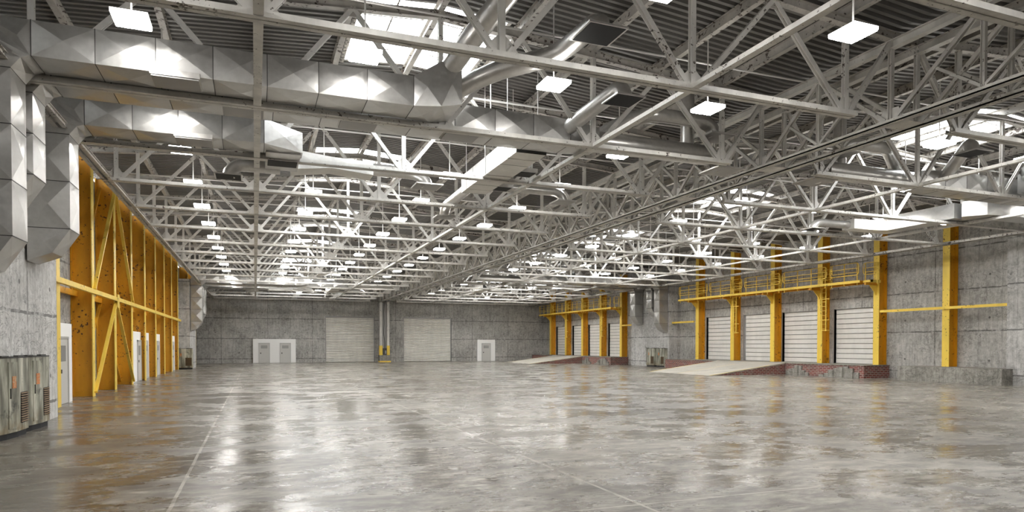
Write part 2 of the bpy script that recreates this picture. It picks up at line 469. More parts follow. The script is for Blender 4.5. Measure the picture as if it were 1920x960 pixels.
# central twin girder
for gi, gx in enumerate((13.2, 14.0)):
    g = empty('lattice_girder', (gx, 0, 0), 'long lattice girder down the middle of the hall, %s one of the pair' % ('left','right')[gi], 'girder', 'central twin girders')
    zt = ZC + 1.72; zb = ZC - .02
    for dx in (-.055, .055):
        m = MB(); m.box((dx-.045, Y0+.3, zb), (dx+.045, YB-.05, zb+.03)); m.box((dx+math.copysign(.045,dx), Y0+.3, zb), (dx+math.copysign(.03,dx), YB-.05, zb+.09)); m.build('bottom_chord', 'girder', g)
    m = MB(); m.hsec((0, Y0+.3, zt), (0, YB-.05, zt), .18, .18); m.build('top_chord', 'girder', g)
    k = 0
    for y in TY:
        if y > YB: continue
        for dy in (0, 2.03):
            yy = y + dy
            if yy > YB-.3: continue
            m = MB(); m.hsec((0, yy, zb+.05), (0, yy, zt), .10 if dy == 0 else .08, .09, .014, (0,1,0)); m.build('post', 'girder', g)
        for sg in (-1, 1):
            if y + sg*2.03 > YB-.2: continue
            m = MB(); m.hsec((0, y+sg*.12, zb+.1), (0, y+sg*2.03, zt-.05), .09, .09, .014, (1,0,0)); m.build('diagonal', 'girder', g)
            m = MB(); m.bar((0, y+sg*2.03, zb+.1), (0, y+sg*1.02, (zb+zt)/2), .06, .06); m.build('brace', 'girder', g)
        if gi == 0:
            m = MB(); m.box((.0, y-.28, zb+.03), (.8, y+.28, zb+.045)); m.build('batten_plate', 'girder', g)
        m = MB(); m.prism([(y-.32, zb+.02), (y+.32, zb+.02), (y+.2, zb+.34), (y-.2, zb+.34)], 0, -.012, .012); m.build('gusset_plate', 'girder', g)

# cross pipes above the lamps
LY = [12.97 + 4.05*k for k in range(-2, 15)]
for bi, (x0, x1, side) in enumerate(((XL+.1, 13.0, 'left'), (14.2, XR-.05, 'right'))):
    for k, y in enumerate(LY):
        m = MB(); m.tube([(x0, y+.12, H+6.62), (x1, y+.12, H+6.62)], .026, 6)
        tag(m.build('conduit_pipe', 'rod'), 'thin white pipe crossing the %s bay above the lamps, %s pipe from the camera' % (side, ORD[k]), 'pipe', 'pipes crossing the %s bay' % side)

# pendant lamps
def lamp_proto():
    r = bpy.data.objects.new('pendant_lamp', None); COL.objects.link(r)
    s = .28; h = MB(); h.box((-s,-s,.012), (s,s,.07)); h.build('housing', 'rim', r)
    d = MB(); d.box((-s+.01,-s+.01,-.008), (s-.01,s-.01,.012)); d.build('diffuser', 'lamp', r)
    q = MB(); q.tube([(0,0,.07),(0,0,2.05)], .016, 6); q.build('rod', 'rod', r)
    return r
LX = [-1.92, 2.0, 5.95, 9.9, 17.6, 21.4, 25.2, 29.1]
CN = ['closest to the left wall','second from left wall','third from left wall','just left of central girder',
      'just right of central girder','second right of central girder','third right of central girder','closest to the docks']
SYS = [(-1, 13.9, 'near left pier'), (-1, 58.45, 'far left pier'), (1, 13.9, 'near right pier'), (1, 48.45, 'middle right pier')]
def in_duct(x, y):
    for sd, Yo, _ in SYS:
        S = lambda v: v if sd < 0 else 28.22 - v
        for (a, b, xe) in ((0, .86, 5), (1.22, 2.1, 13), (3.9, 4.8, 2), (5.4, 6.9, 5.5)):
            lo, hi = sorted((S(-5), S(xe)))
            if Yo + a - .34 < y < Yo + b + .34 and lo - .3 < x < hi + .3: return True
    return False
lp = lamp_proto(); lk = list(lp.children); first = True
for i, x in enumerate(LX):
    for k, y in enumerate(LY):
        if (y > 40 and in_duct(x, y)) or (i == 1 and k == 3): continue
        if first: t = lp; first = False
        else:
            t = lp.copy(); COL.objects.link(t)
            for ch in lk:
                c = ch.copy(); COL.objects.link(c); c.parent = t
                if ch.name.startswith('rod'): c.scale.z = 1
        t.location = (x, y, H + 5.50)
        tag(t, 'lit square lamp, %s from the camera in the row %s' % (ORD[k-1], CN[i]) if k else 'unseen square lamp added to light the near floor, row %s' % CN[i], 'lamp', 'square pendant lamps')  # nearest row is out of view, added for light on the near floor

# ------------------------------------------------------------------ left yellow columns
CY = [23.5] + [28.15 + 4.1*k for k in range(0, 12)]
def col_proto(name, flange_x, wall_x, z0, z1):
    r = bpy.data.objects.new(name, None); COL.objects.link(r)
    sg = 1 if flange_x > wall_x else -1
    d = abs(flange_x - wall_x)
    m = MB(); m.box((sg*.03, -.19, z0), (0, .19, z1)); m.build('front_flange', 'yellow', r)
    m = MB(); m.box((0, -.014, z0), (-sg*(d-.04), .014, z1)); m.build('web_plate', 'orange', r)
    m = MB(); m.box((-sg*(d-.04), -.19, z0), (-sg*(d-.005), .19, z1)); m.build('back_flange', 'orange', r)
    return r
cp = col_proto('yellow_column', -5.5, XL, 0, 8.78); ck = list(cp.children)
for k, y in enumerate(CY):
    if 58.2 - .3 < y < 64.3: continue
    if k == 0: t = cp
    else:
        t = cp.copy(); COL.objects.link(t)
        for ch in ck:
            c = ch.copy(); COL.objects.link(c); c.parent = t
    t.location = (-5.5, y, 0)
    lab = 'tall yellow steel column on the left wall, %s from the camera' % ORD[k]
    if k == 0: lab = 'thin visible edge of yellow column beside the near concrete pier on the left'
    tag(t, lab, 'column', 'yellow columns of the left wall')
m = MB(); m.bar((-5.42, 20.4, 3.8), (-5.42, 57.9, 3.8), .12, .16)
GIRT = tag(m.build('girt', 'yellow'), 'long yellow horizontal rail across the left columns at mid height', 'rail')
m = MB(); m.bar((-6.0, 20.4, 3.72), (-6.0, 57.9, 3.72), .10, .20)
tag(m.build('girt', 'orange'), 'rear ochre rail on the wall behind the left columns', 'rail')
# braces: two levels fanning out from the third column
c1, c2, c3 = CY[1], CY[2], CY[3]
for x, mt, w, rear in ((-5.44, 'yellow', .12, ''), (-6.0, 'orange', .10, 'rear ')):
    for (ya, za, yb_, zb_, lab) in ((c2, 8.4, c1, 3.9, 'upper'), (c2, 8.4, c3, 3.9, 'upper'), (c2, 3.7, c1, .15, 'lower'), (c2, 3.7, c3, .15, 'lower')):
        m = MB(); m.bar((x, ya, za), (x, yb_, zb_), w, .05, (1,0,0)) if False else m.bar((x, ya, za), (x, yb_, zb_), .08, w, (1,0,0))
        tag(m.build('diagonal_brace', mt), '%s%s yellow diagonal brace leaning %s the camera from the third left column' % (rear, lab, 'toward' if yb_ < ya else 'away from'), 'brace', 'diagonal braces of the left wall')
m = MB(); m.box((-5.37, c2-.22, 3.45), (-5.35, c2+.22, 4.0)); m.build('gusset_plate', 'yellow', GIRT)

# right columns (the first stands on the low block, others on the docks)
def right_columns(ys, z0, labs, grp):
    p = col_proto('yellow_column', 33.4, XR, 0, 8.95 - z0); kk = list(p.children)
    for i, y in enumerate(ys):
        if i == 0: t = p
        else:
            t = p.copy(); COL.objects.link(t)
            for ch in kk:
                c = ch.copy(); COL.objects.link(c); c.parent = t
        t.location = (33.4, y, z0); tag(t, labs[i], 'column', grp)
right_columns([24.15], .757, ['yellow steel column standing on the low concrete block at right'], 'yellow columns of the right wall')
for base, nm in ((0, 'near'), (28.7, 'far')):
    right_columns([28.3+base, 32.4+base, 36.55+base, 40.7+base, 44.95+base], .742,
        ['yellow steel column on the %s loading dock, %s from its right end' % (nm, ORD[i]) for i in range(5)], 'yellow columns of the right wall')
for a, b, lab in ((20.9, 48.3, 'yellow rail on the right wall between the near pier and the middle pier'),
                  (54.4, 76.2, 'yellow rail on the right wall beyond the middle pier')):
    if a < 30: spans = [(20.9, 27.98, 'yellow rail on the right wall above the low concrete block'), (45.3, 48.3, 'short yellow rail between the near dock and the middle pier')]
    else: spans = [(54.4, 56.6, 'short yellow rail between the middle pier and the far dock')]
    for p, q, l in spans:
        m = MB(); m.bar((33.33, p, 3.8), (33.33, q, 3.8), .12, .14); tag(m.build('girt', 'yellow'), l, 'rail', 'rails of the right wall')

# ------------------------------------------------------------------ docks
def dock(base, nm):
    D = lambda a: a + base
    p = empty('dock_platform', (32.0, D(27.9), 0), '%s raised loading dock platform faced in worn red brick' % nm, 'loading dock')
    def pt(name, mb, mat): return mb.build(name, mat, p)
    L = lambda x, y, z: (x - 32.0, y - D(27.9), z)
    m = MB(); m.box(L(32.02, D(27.92), 0), L(33.99, min(D(47.4), YB-.02), .70)); pt('brick_base', m, 'brick')
    m = MB(); m.box(L(31.98, D(27.88), .70), L(33.99, min(D(47.4), YB-.02), .74)); pt('top_slab', m, 'block')
    # grey patches with stepped edges on the brick face
    def patch(y0, y1, steps, hmax):
        m = MB(); n = len(steps); w = (y1-y0)/n
        for i, s in enumerate(steps):
            m.box(L(31.93 - .05*(i % 2), D(y0 + i*w), 0), L(32.03, D(y0 + (i+1)*w), hmax*s))
        pt('cement_patch', m, 'block')
    patch(28.2, 31.0, [.45, .8, .98, .9, .8, .62, .3, .18], .66)
    patch(31.9, 33.75, [.3, .5, .95, .98, .7, .6, .45], .62)
    m = MB()
    for i in range(4 if base == 0 else 0): m.box(L(32.3 + .1*i, D(47.4 + .25*i), 0), L(33.7, D(47.4 + .25*(i+1)), .60 - .14*i))
    if base == 0: pt('cement_step', m, 'block')
    # ramp
    r = empty('ramp', (26.1, D(33.85), 0), 'pale concrete ramp with yellow edges rising onto the %s dock' % nm, 'ramp')
    y1 = 6.75
    m = MB(); m.add([(0,0,.004),(5.86,0,.742),(5.86,y1,.742),(0,y1,.004),(0,0,-.05),(5.86,0,.66),(5.86,y1,.66),(0,y1,-.05)],
        [(0,1,2,3),(7,6,5,4),(0,4,5,1),(3,2,6,7),(1,5,6,2),(0,3,7,4)]); m.build('ramp_slab', 'ramp', r)
    m = MB(); m.prism([(.35, 0), (5.86, 0), (5.86, .66), (.36, .01)], 1, .03, y1-.03); m.build('brick_side', 'brick', r)
    for yy, w in ((.04, .05), (y1*.5, .025), (y1-.04, .05)):
        m = MB(); m.add([(0,yy-w,.008),(5.9,yy-w,.746),(5.9,yy+w,.746),(0,yy+w,.008)], [(0,1,2,3)]); m.build('edge_strip', 'yellow', r)
dock(0, 'near'); dock(28.7, 'far')
m = MB(); m.box((32.2, 20.6, 0), (32.98, 25.95, .757)); m.box((32.98, 20.93, 0), (33.99, 25.95, .757))
o = m.build('concrete_block', 'block'); tag(o, 'low rough concrete block under the rightmost yellow column', 'block')

dn = 1
for i, (a, b, z0, z1) in enumerate(docks):
    nm = 'near' if i < 4 else 'far'
    d = empty('door_%d' % dn, (XR+.16, a, z0), 'white ribbed dock door on the %s loading dock, %s from its right end' % (nm, ORD[i % 4]), 'dock door', 'dock doors', 'structure'); dn += 1
    n_ = 11; hh = (z1-z0)/n_; m = MB()
    for k in range(n_):
        z = k*hh
        m.prism([(.04, z+.012), (0, z+.03), (0, z+hh-.03), (.04, z+hh-.012), (.08, z+hh-.012), (.08, z+.012)], 1, .02, b-a-.02)
    m.build('door_leaf', 'dockdoor', d)
    m = MB()
    for k in range(n_+1): m.box((.05, .02, k*hh-.014 if k else 0), (.075, b-a-.02, k*hh+.014))
    m.build('joint_strip', 'seam', d)
    m = MB(); m.box((-.17, -.09, 0), (.02, 0, z1-z0+.05)); m.box((-.17, b-a, 0), (.02, b-a+.09, z1-z0+.05))
    m.build('door_frame', 'plate', d)
for i, (a, b, z0, z1) in enumerate(bdoors):
    d = empty('door_%d' % dn, (a, YB+.22, 0), 'wide beige roller shutter in the end wall %s of the central column' % ('left','right')[i], 'roller shutter', 'roller shutters', 'structure'); dn += 1
    m = MB(); n_ = 27; hh = (z1)/n_
    for k in range(n_):
        z = k*hh
        m.prism([(.07, z), (.0, z+hh*.28), (.0, z+hh*.72), (.07, z+hh)], 0, .02, b-a-.02)
    m.build('shutter_curtain', 'shutter', d)
    m = MB(); m.box((0, -.05, 0), (.09, .02, z1)); m.box((b-a-.09, -.05, 0), (b-a, .02, z1)); m.box((0, -.08, z1-.14), (b-a, .02, z1)); m.build('guide_rail', 'plate', d)

# office-type doors in white surrounds
def leaf_parts(root, ox, oy, axis, glazed=False):
    """door leaf in the plane facing -y (axis 'y') or +x (axis 'x'); ox runs along the wall"""
    def bx(name, u0, u1, d0, d1, z0, z1, mat, par=root):
        if axis == 'y': return boxo(name, (ox+u0, oy-d1, z0), (ox+u1, oy-d0, z1), mat, par)
        return boxo(name, (oy+d0, ox+u0, z0), (oy+d1, ox+u1, z1), mat, par)
    fr = MB()
    def add(m, u0, u1, d0, d1, z0, z1):
        if axis == 'y': m.box((ox+u0, oy-d1, z0), (ox+u1, oy-d0, z1))
        else: m.box((oy+d0, ox+u0, z0), (oy+d1, ox+u1, z1))
    add(fr, -.07, 0, 0, .06, 0, 2.14); add(fr, 1.0, 1.07, 0, .06, 0, 2.14); add(fr, -.07, 1.07, 0, .06, 2.07, 2.14)
    fr.build('door_frame', 'frame', root)
    lf = bx('door_leaf', 0, 1.0, 0, .035, .01, 2.07, 'leaf')
    if glazed: bx('window_pane', .2, .75, .035, .042, 1.35, 1.85, 'louvre', lf)
    else:
        v = MB()
        add(v, .18, .82, .035, .045, 1.55, 1.86)
        v.build('louvre', 'louvre', lf)
        v = MB()
        for k in range(8): add(v, .19, .81, .045, .055, 1.57+k*.036, 1.585+k*.036)
        v.build('louvre_slats', 'leaf', lf)
    h = MB(); add(h, .10, .20, .035, .07, .98, 1.10); h.build('handle', 'seam', lf)
d = empty('door_%d' % dn, (-.2, YB, 0), 'white surround with two pale grey doors at the left of the end wall', 'door', kind='structure'); dn += 1
boxo('surround', (0, -.35, 0), (4.34, -.002, 2.57), 'white', d)
leaf_parts(d, .62, -.35, 'y'); leaf_parts(d, 2.76, -.35, 'y')
d = empty('door_%d' % dn, (24.85, YB, 0), 'white surround with a single pale grey door right of the roller shutters', 'door', kind='structure'); dn += 1
boxo('surround', (0, -.35, 0), (2.25, -.002, 2.57), 'white', d); leaf_parts(d, .6, -.35, 'y')
for i, (a, b, dy, gl) in enumerate(((23.2, 26.0, 1.1, True), (37.7, 40.45, 1.5, True), (41.2, 43.3, .4, False), (45.9, 48.1, .5, False), (54.2, 56.6, .5, False))):
    lab = ['beside the near pier','between the third and fifth left columns','fourth bay of the left columns','fifth bay of the left columns','closest to the far left pier'][i]
    d = empty('door_%d' % dn, (XL, a, 0), 'white door surround on the left wall, ' + lab, 'door', 'doors of the left wall', 'structure'); dn += 1
    boxo('surround', (.002, 0, 0), (.46, b-a, 2.57), 'white', d)
    leaf_parts(d, dy, .46, 'x', gl)

# ------------------------------------------------------------------ catwalks and ladders
def rail_loop(m, x, ya, yb, z, h=1.0, r=.022, levels=(.5,)):
    rr = .16
    pts = []
    for (cy, cz, a0) in ((ya+rr, z+.25+rr, 180), (ya+rr, z+h-rr, 180)): pass
    zl = z + .12; zh = z + h
    def corner(cy, cz, s): return [(x, cy + rr*math.cos(math.radians(a)), cz + rr*math.sin(math.radians(a))) for a in range(s, s+91, 30)]
    loop = corner(yb-rr, zh-rr, 0) + corner(ya+rr, zh-rr, 90) + corner(ya+rr, zl+.2+rr, 180) + corner(yb-rr, zl+.2+rr, 270)
    loop.append(loop[0]); m.tube(loop, r, 6, cap=False)
    for l in levels: m.tube([(x, ya, z+h*l+.12), (x, yb, z+h*l+.12)], r*.8, 6)
    n = max(1, round((yb-ya)/1.35))
    for k in range(n+1):
        yy = ya + .12 + (yb-ya-.24)*k/n
        m.bar((x+.03, yy, z-.28), (x+.03, yy, zh-.02), .05, .03)
def catwalk(base, nm):
    D = lambda a: a + base
    c = empty('catwalk', (32.45, D(28.5), 5.55), 'yellow steel catwalk with handrails above the %s dock doors' % nm, 'catwalk')
    L = lambda x, y, z: (x-32.45, y-D(28.5), z-5.55)
    ya, yb = D(28.6), D(46.2)
    m = MB(); m.box(L(32.42, ya, 5.47), L(32.47, yb, 5.62)); m.build('edge_channel', 'yellow', c)
    m = MB(); m.box(L(32.47, ya, 5.56), L(33.36, yb, 5.60))
    for k in range(34): m.box(L(32.47, ya + .1 + k*.52, 5.46), L(33.36, ya + .15 + k*.52, 5.56))
    m.build('deck_grating', 'orange', c)
    m = MB(); m.box(L(33.30, ya, 5.44), L(33.38, yb, 5.62)); m.build('inner_channel', 'orange', c)
    secs = [(28.7, 30.75), (31.0, 34.6), (34.85, 38.3), (38.55, 42.2), (42.45, 46.1)]
    for a, b in secs:
        m = MB(); rail_loop(m, 0, D(a)-D(28.5), D(b)-D(28.5), .06, 1.02, levels=(.35, .58)); m.build('handrail', 'yellow', c)
    for y in (28.3, 32.4, 36.55, 40.7, 44.95):
        m = MB(); rail_loop(m, .78, D(y-1.05)-D(28.5), D(y-.22)-D(28.5), .06, .95, .018, (.35, .58)) if y > 30 else rail_loop(m, .3, D(27.6)-D(28.5), D(28.65)-D(28.5), .06, .98, .018, (.35, .58))
        m.build('inner_handrail', 'yellow', c)
        m = MB(); m.prism([(33.36-32.45, 5.44-5.55), (33.36-32.45, 4.75-5.55), (33.28-32.45, 4.75-5.55), (33.24-32.45, 4.9-5.55), (32.75-32.45, 5.38-5.55), (32.5-32.45, 5.44-5.55)], 1, D(y)-D(28.5)-.02, D(y)-D(28.5)+.02)
        m.build('bracket', 'yellow', c)
        m = MB(); m.box(L(32.5, D(y)-.06, 5.32), L(33.36, D(y)+.06, 5.46)); m.build('cross_beam', 'orange', c)
    m = MB(); m.box(L(32.7, D(28.0), 5.47), L(32.78, D(28.62), 5.6)); m.box(L(32.7, D(28.0), 5.44), L(33.36, D(28.12), 5.6)); m.build('end_beam', 'yellow', c)
    for (y, q) in ((31.75, 'near'), (40.05, 'far')):
        l = empty('ladder', (33.2, D(y), 3.0), 'yellow ladder hanging from the %s catwalk beside its %s column' % (nm, {'near': 'second', 'far': 'fourth'}[q]), 'ladder', 'catwalk ladders')
        for sy in (0, .42):
            m = MB(); m.bar((0, sy, -.25), (0, sy, 2.62), .05, .05); m.build('side_rail', 'yellow', l)
        m = MB()
        for k in range(10): m.tube([(0, 0, -.1+k*.28), (0, .42, -.1+k*.28)], .014, 6)
        m.build('rungs', 'yellow', l)
        for z in (-.2, .45, 1.75):
            m = MB(); m.box((-.03, -.3, z-.025), (.03, .5, z+.025)); m.build('stay_bar', 'yellow', l)
catwalk(0, 'near'); catwalk(28.7, 'far')

# ------------------------------------------------------------------ grimy cabinets
def cabinet(loc, rz, label):
    """front faces local +x, width along y"""
    r = empty('electrical_cabinet', loc, label, 'cabinet', 'grimy electrical cabinets', rz=rz)
    pts = [(0, 0), (.12, 0), (.16, .04), (.25, .42), (.31, .88), (.31, 1.48), (.28, 1.52), (0, 1.52)]
    m = MB(); m.prism(pts, 2, .12, 1.60); m.build('body', 'cabinet', r)
    m = MB(); m.prism([(x*.9, .05 + y*.94) for x, y in pts], 2, .0, .12); m.build('plinth', 'dark', r)
    m = MB(); m.prism([(x*1.03, y) for x, y in pts], 2, 1.60, 1.625); m.build('lid', 'seam', r)
    m = MB(); m.prism([(.24,.45),(.272,.45),(.325,.86),(.29,.86)], 2, .2, 1.52); door = m.build('door', 'cabinet', r)
    m = MB(); m.prism([(.285,.58),(.297,.58),(.317,.73),(.305,.73)], 2, 1.0, 1.24); m.build('warning_label', 'label', door)
    m = MB(); m.box((.265, .49, .80), (.297, .51, 1.0)); m.build('handle', 'seam', door)
    a = (.31, .88); b = (.31, 1.48)
    def P(t, off): return (a[0]+(b[0]-a[0])*t + off, a[1]+(b[1]-a[1])*t)
    m = MB(); p, q = P(.18, .004), P(.92, .004)
    m.add([(p[0],p[1],.27),(q[0],q[1],.27),(q[0],q[1],.90),(p[0],p[1],.90)], [(0,1,2,3)]); v = m.build('vent', 'dark', r)
    m = MB()
    for k in range(13):
        z = .28 + k*.048
        m.add([(p[0],p[1],z),(q[0],q[1],z),(q[0]+.025,q[1],z+.012),(p[0]+.025,p[1],z+.012)], [(0,1,2,3)])
        m.add([(p[0]+.025,p[1],z+.012),(q[0]+.025,q[1],z+.012),(q[0],q[1],z+.03),(p[0],p[1],z+.03)], [(0,1,2,3)])
    m.build('vent_slats', 'rustvent', v)
    for yy in (.3, 1.25):
        m = MB(); m.box((.18, yy-.2, 1.625), (.26, yy+.2, 1.65)); m.build('hinge_bar', 'seam', r)
cabinet((-4.78, 15.30, 0), 0, 'grimy green-grey electrical cabinet at the left edge, nearer of the pair')
cabinet((-4.78, 16.86, 0), 0, 'grimy green-grey electrical cabinet on the near left pier, farther of the pair')
cabinet((33.0, 51.62, 0), math.pi, 'grimy cabinet on the middle right pier, left one of the pair')
cabinet((33.0, 50.06, 0), math.pi, 'grimy cabinet on the middle right pier, right one of the pair')
cabinet((-6.05, 57.9, 0), -math.pi/2, 'single grimy cabinet in front of the far left pier')

# ------------------------------------------------------------------ central column
c = empty('central_column', (13.6, 75.2, 0), 'pale twin steel column on a yellow-banded concrete base between the shutters', 'column')
boxo('concrete_base', (-.62, -.5, .12), (.62, .5, .78), 'block', c)
boxo('yellow_band', (-.63, -.51, 0), (.63, .51, .14), 'yellow', c)
for sx, nm in ((-.4, 'a'), (.4, 'b')):
    m = MB(); m.hsec((sx, 0, 1.85), (sx, 0, ZC-.02), .26, .34, .03, (0,1,0)); m.build('steel_shaft', 'girder', c)
    m = MB(); m.hsec((sx, 0, .78), (sx, 0, 1.85), .34, .40, .04, (0,1,0)); m.build('yellow_shaft', 'yellow', c)
m = MB(); m.box((-.28, .05, .78), (.28, .08, ZC-.2)); m.build('lacing_plate', 'plate', c)
sb = boxo('switch_box', (-.2, -.3, .85), (.22, -.02, 1.55), 'seam', c)
boxo('switch_face', (.02, -.31, .92), (.16, -.3, 1.3), 'plate', sb)
m = MB(); m.tube([(0, -.12, 1.55), (.02, -.12, 2.2), (-.1, -.12, 3.2), (-.04, -.12, 4.4), (-.06, -.1, 5.6), (-.02, -.1, ZC-.05)], .03, 6); m.build('cable', 'cable', c)

# ------------------------------------------------------------------ ducts
def rect(ax, at, a0, a1, b0, b1):
    """ring of four corners across axis ax: (a,b) run over the other two axes in order"""
    out = []
    for a, b in ((a0,b0),(a1,b0),(a1,b1),(a0,b1)):
        q = [a, b]; q.insert(ax, at); out.append(tuple(q))
    return out
def run(m, ax, s, e, a0, a1, b0, b1, seg=.96, lift=.05, cap=(True, True)):
    n = max(1, round(abs(e-s)/seg))
    m.loft([rect(ax, s+(e-s)*k/n, a0, a1, b0, b1) for k in range(n+1)], lift, cap)
def seams(m, ax, s, e, a0, a1, b0, b1, seg=.96, t=.012, g=.006):
    n = max(1, round(abs(e-s)/seg))
    for k in range(n+1):
        c = s+(e-s)*k/n
        lo = [a0-g, b0-g]; hi = [a1+g, b1+g]; lo.insert(ax, c-t); hi.insert(ax, c+t)
        m.cur = 1; m.box(lo, hi); m.cur = 0
def diffuser(par, p, s=.42, dark=True, name='diffuser', tilt=0):
    x, y, z = p
    m = MB(); m.box((x-s, y-s, z), (x+s, y+s, z+.035)); q = m.build(name, 'flex', par)
    m = MB(); m.box((x-s+.04, y-s+.04, z-.006), (x+s-.04, y+s-.04, z)); m.build('grille', 'dark' if dark else 'plate', q)
def bend(a, b, c, n=5):
    """quadratic arc a-b-c"""
    a, b, c = map(Vector, (a, b, c))
    return [a*(1-t)**2 + b*2*t*(1-t) + c*t*t for t in [i/n for i in range(n+1)]]

def duct_system(which, side, Yo, label):
    """side -1: left wall, +1: right wall (mirrored about x=13.95). which 1,2,3"""
    S = lambda x: x if side < 0 else 28.22 - x
    root = empty('air_duct', (S(-4.3), Yo, 0), label, 'duct', 'rectangular air ducts')
    ox = S(-4.3)
    def sub(name, m, mat='duct', mat2=None):
        m.v = [(x-ox, y-Yo, z) for x, y, z in m.v]; return m.build(name, mat, root, None, mat2)
    Z0, Z1 = H+5.04, H+5.66
    if which == 1: y0, y1, zb, xe = 13.9, 14.76, 3.75, 3.15
    if which == 2: y0, y1, zb, xe = 15.12, 15.98, 5.1, 7.4
    if which == 3: y0, y1, zb, xe = 17.8, 18.7, 4.5, .25
    y0 += Yo - 13.9; y1 += Yo - 13.9
    # drop
    xa, xb = S(-4.73), S(-3.9)
    ya, yb = y0, y1 - .04
    m = MB(); run(m, 2, zb, Z0-.25, xa, xb, ya, yb, 1.0, .06, (False, False)); seams(m, 2, zb, Z0-.25, min(xa,xb), max(xa,xb), ya, yb, 1.0, .008, .004); sub('vertical_drop', m, 'duct', 'seam')
    m = MB()
    m.loft([rect(2, zb, xa, xb, ya, yb), [(xa, ya, zb-.5), (S(-4.2), ya+.03, zb-.5), (S(-4.2), yb-.03, zb-.5), (xa, yb, zb-.5)] if False else
            [(xa, ya, zb-.75), (S(-4.25), ya, zb-.55), (S(-4.25), yb, zb-.55), (xa, yb, zb-.75)]], .05); sub('lower_elbow', m)
    # elbow at the top
    m = MB()
    m.loft([rect(2, Z0-.25, xa, xb, ya, yb),
            [(S(-4.73), ya, Z1-.3), (S(-3.75), ya, Z0-.05), (S(-3.75), yb, Z0-.05), (S(-4.73), yb, Z1-.3)],
            [(S(-4.35), ya, Z1), (S(-3.62), ya, Z0), (S(-3.62), yb, Z0), (S(-4.35), yb, Z1)],
            [(S(-3.6), ya, Z1), (S(-3.6), ya, Z0), (S(-3.6), yb, Z0), (S(-3.6), yb, Z1)]], .04, (False, False)); sub('upper_elbow', m)
    # horizontal run
    xs, xt = S(-3.6), S(xe)
    m = MB(); run(m, 0, xs, xt, y0, y1, Z0, Z1); seams(m, 0, xs, xt, y0, y1, Z0, Z1, .96, .007, .004); sub('horizontal_run', m, 'duct', 'seam')
    # register boxes under the run
    for xc in ([-1.35] if which != 2 else [-.2, 2.2, 4.6]) + ([.0] if which == 9 else []):
        m = MB(); m.box((S(xc)-.42, y0-.05, Z0-.05), (S(xc)+.42, y1-.25, Z0+.06)); sub('register_plate', m, 'flex')
        m = MB(); m.box((S(xc)-.40, y0-.03, Z0-.08), (S(xc)+.40, y1-.28, Z0-.05)); sub('register_grille', m, 'plate')
    if which == 1:
        m = MB()
        m.loft([rect(0, S(xe), y0, y1, Z0, Z1), rect(0, S(xe+.55), y0-.18, y1+.05, Z0, Z1+.32), rect(0, S(xe+1.0), y0-.18, y1+.2, Z0+.1, Z1+.32)], .04)
        sub('end_box', m)
        a = (S(xe+.75), y0+.1, Z1+.2)
        m = MB(); m.tube(bend(a, (S(xe+.85), y0-.2, Z1+.4), (S(xe+1.05), y0-.9, Z1+.65)) + [(S(xe+1.85), y0-2.75, Z1+1.62)], .22, 16, .004, .07); sub('round_branch', m, 'flex')
        b = (S(xe+.9), y1-.1, Z0+.55)
        m = MB(); m.tube(bend(b, (S(xe+1.2), y0+.3, Z0+.75), (S(xe+1.85), y0-.35, Z0+.9)) + [(S(xe+2.3), y0-.7, Z0+.97)] + bend((S(xe+2.4), y0-.75, Z0+1.0), (S(xe+2.85), y0-.95, Z0+1.08), (S(xe+2.95), y0-1.5, Z0+1.15)) + [(S(xe+3.05), y0-2.3, Z0+1.2)], .20, 16, .004, .07); sub('round_branch', m, 'flex')
        q = (S(xe+3.08), y0-2.4, H+6.0)
        m = MB(); m.tube([(q[0], q[1]+.15, q[2]+.23), (q[0], q[1], q[2]+.2), (q[0], q[1], q[2])], .21, 16); sub('round_elbow', m, 'flex')
        diffuser(root, (q[0]-ox, q[1]-Yo, q[2]))
    if which == 2:
        m = MB()
        m.loft([rect(0, S(xe), y0, y1, Z0, Z1), rect(0, S(xe+.9), y0+.15, y1-.1, Z0+.02, Z0+.55)], .03); sub('tapered_end', m)
        zc = Z0+.3; yc = (y0+y1)/2+.05
        m = MB(); m.tube([(S(xe+.85), yc, zc), (S(xe+4.6), yc, zc)], .27, 18, .004, .08); sub('round_run', m, 'flex')
        m = MB(); m.tube(bend((S(xe+4.4), yc, zc), (S(xe+4.9), yc, zc), (S(xe+5.0), yc, zc-.35)), .2, 14); sub('round_elbow', m, 'flex')
        diffuser(root, (S(xe+5.0)-ox, yc-Yo, zc-.4), .45, False)
        m = MB(); m.tube([(S(xe-.1), y0+.25, zc+.05), (S(xe+.1), y0-.2, zc+.25), (S(xe+.6), y0-1.1, zc+.68)], .19, 16, .003, .07); sub('round_branch', m, 'flex')
        m = MB(); m.tube(bend((S(xe+.6), y0-1.1, zc+.68), (S(xe+.72), y0-1.32, zc+.78), (S(xe+.74), y0-1.35, zc+.45)), .2, 14); sub('round_elbow', m, 'flex')
        diffuser(root, (S(xe+.72)-ox, y0-1.35-Yo, zc+.41), .38)
        m = MB(); m.tube([(S(xe+3.9), yc+.1, zc), (S(xe+3.9), yc+.1, 9.66-.075*abs(S(xe+3.9)-(CLX if side < 0 else CRX)))], .19, 16, .003, .07); sub('roof_riser', m, 'flex')
        p0 = (S(xe+1.2), y1-.1, zc+.25)
        m = MB(); m.tube(bend(p0, (S(xe+1.9), y1-.4, zc+.75), (S(xe+2.5), y0+.1, zc+.78)) + [(S(xe+3.6), y0+.1, zc+.78)] + bend((S(xe+3.8), y0+.1, zc+.78), (S(xe+4.4), y0+.1, zc+.78), (S(xe+4.45), y0+.1, zc+.42)), .185, 16, .003, .07); sub('round_branch', m, 'flex')
        diffuser(root, (S(xe+4.45)-ox, y0+.1-Yo, zc+.38), .42, False)
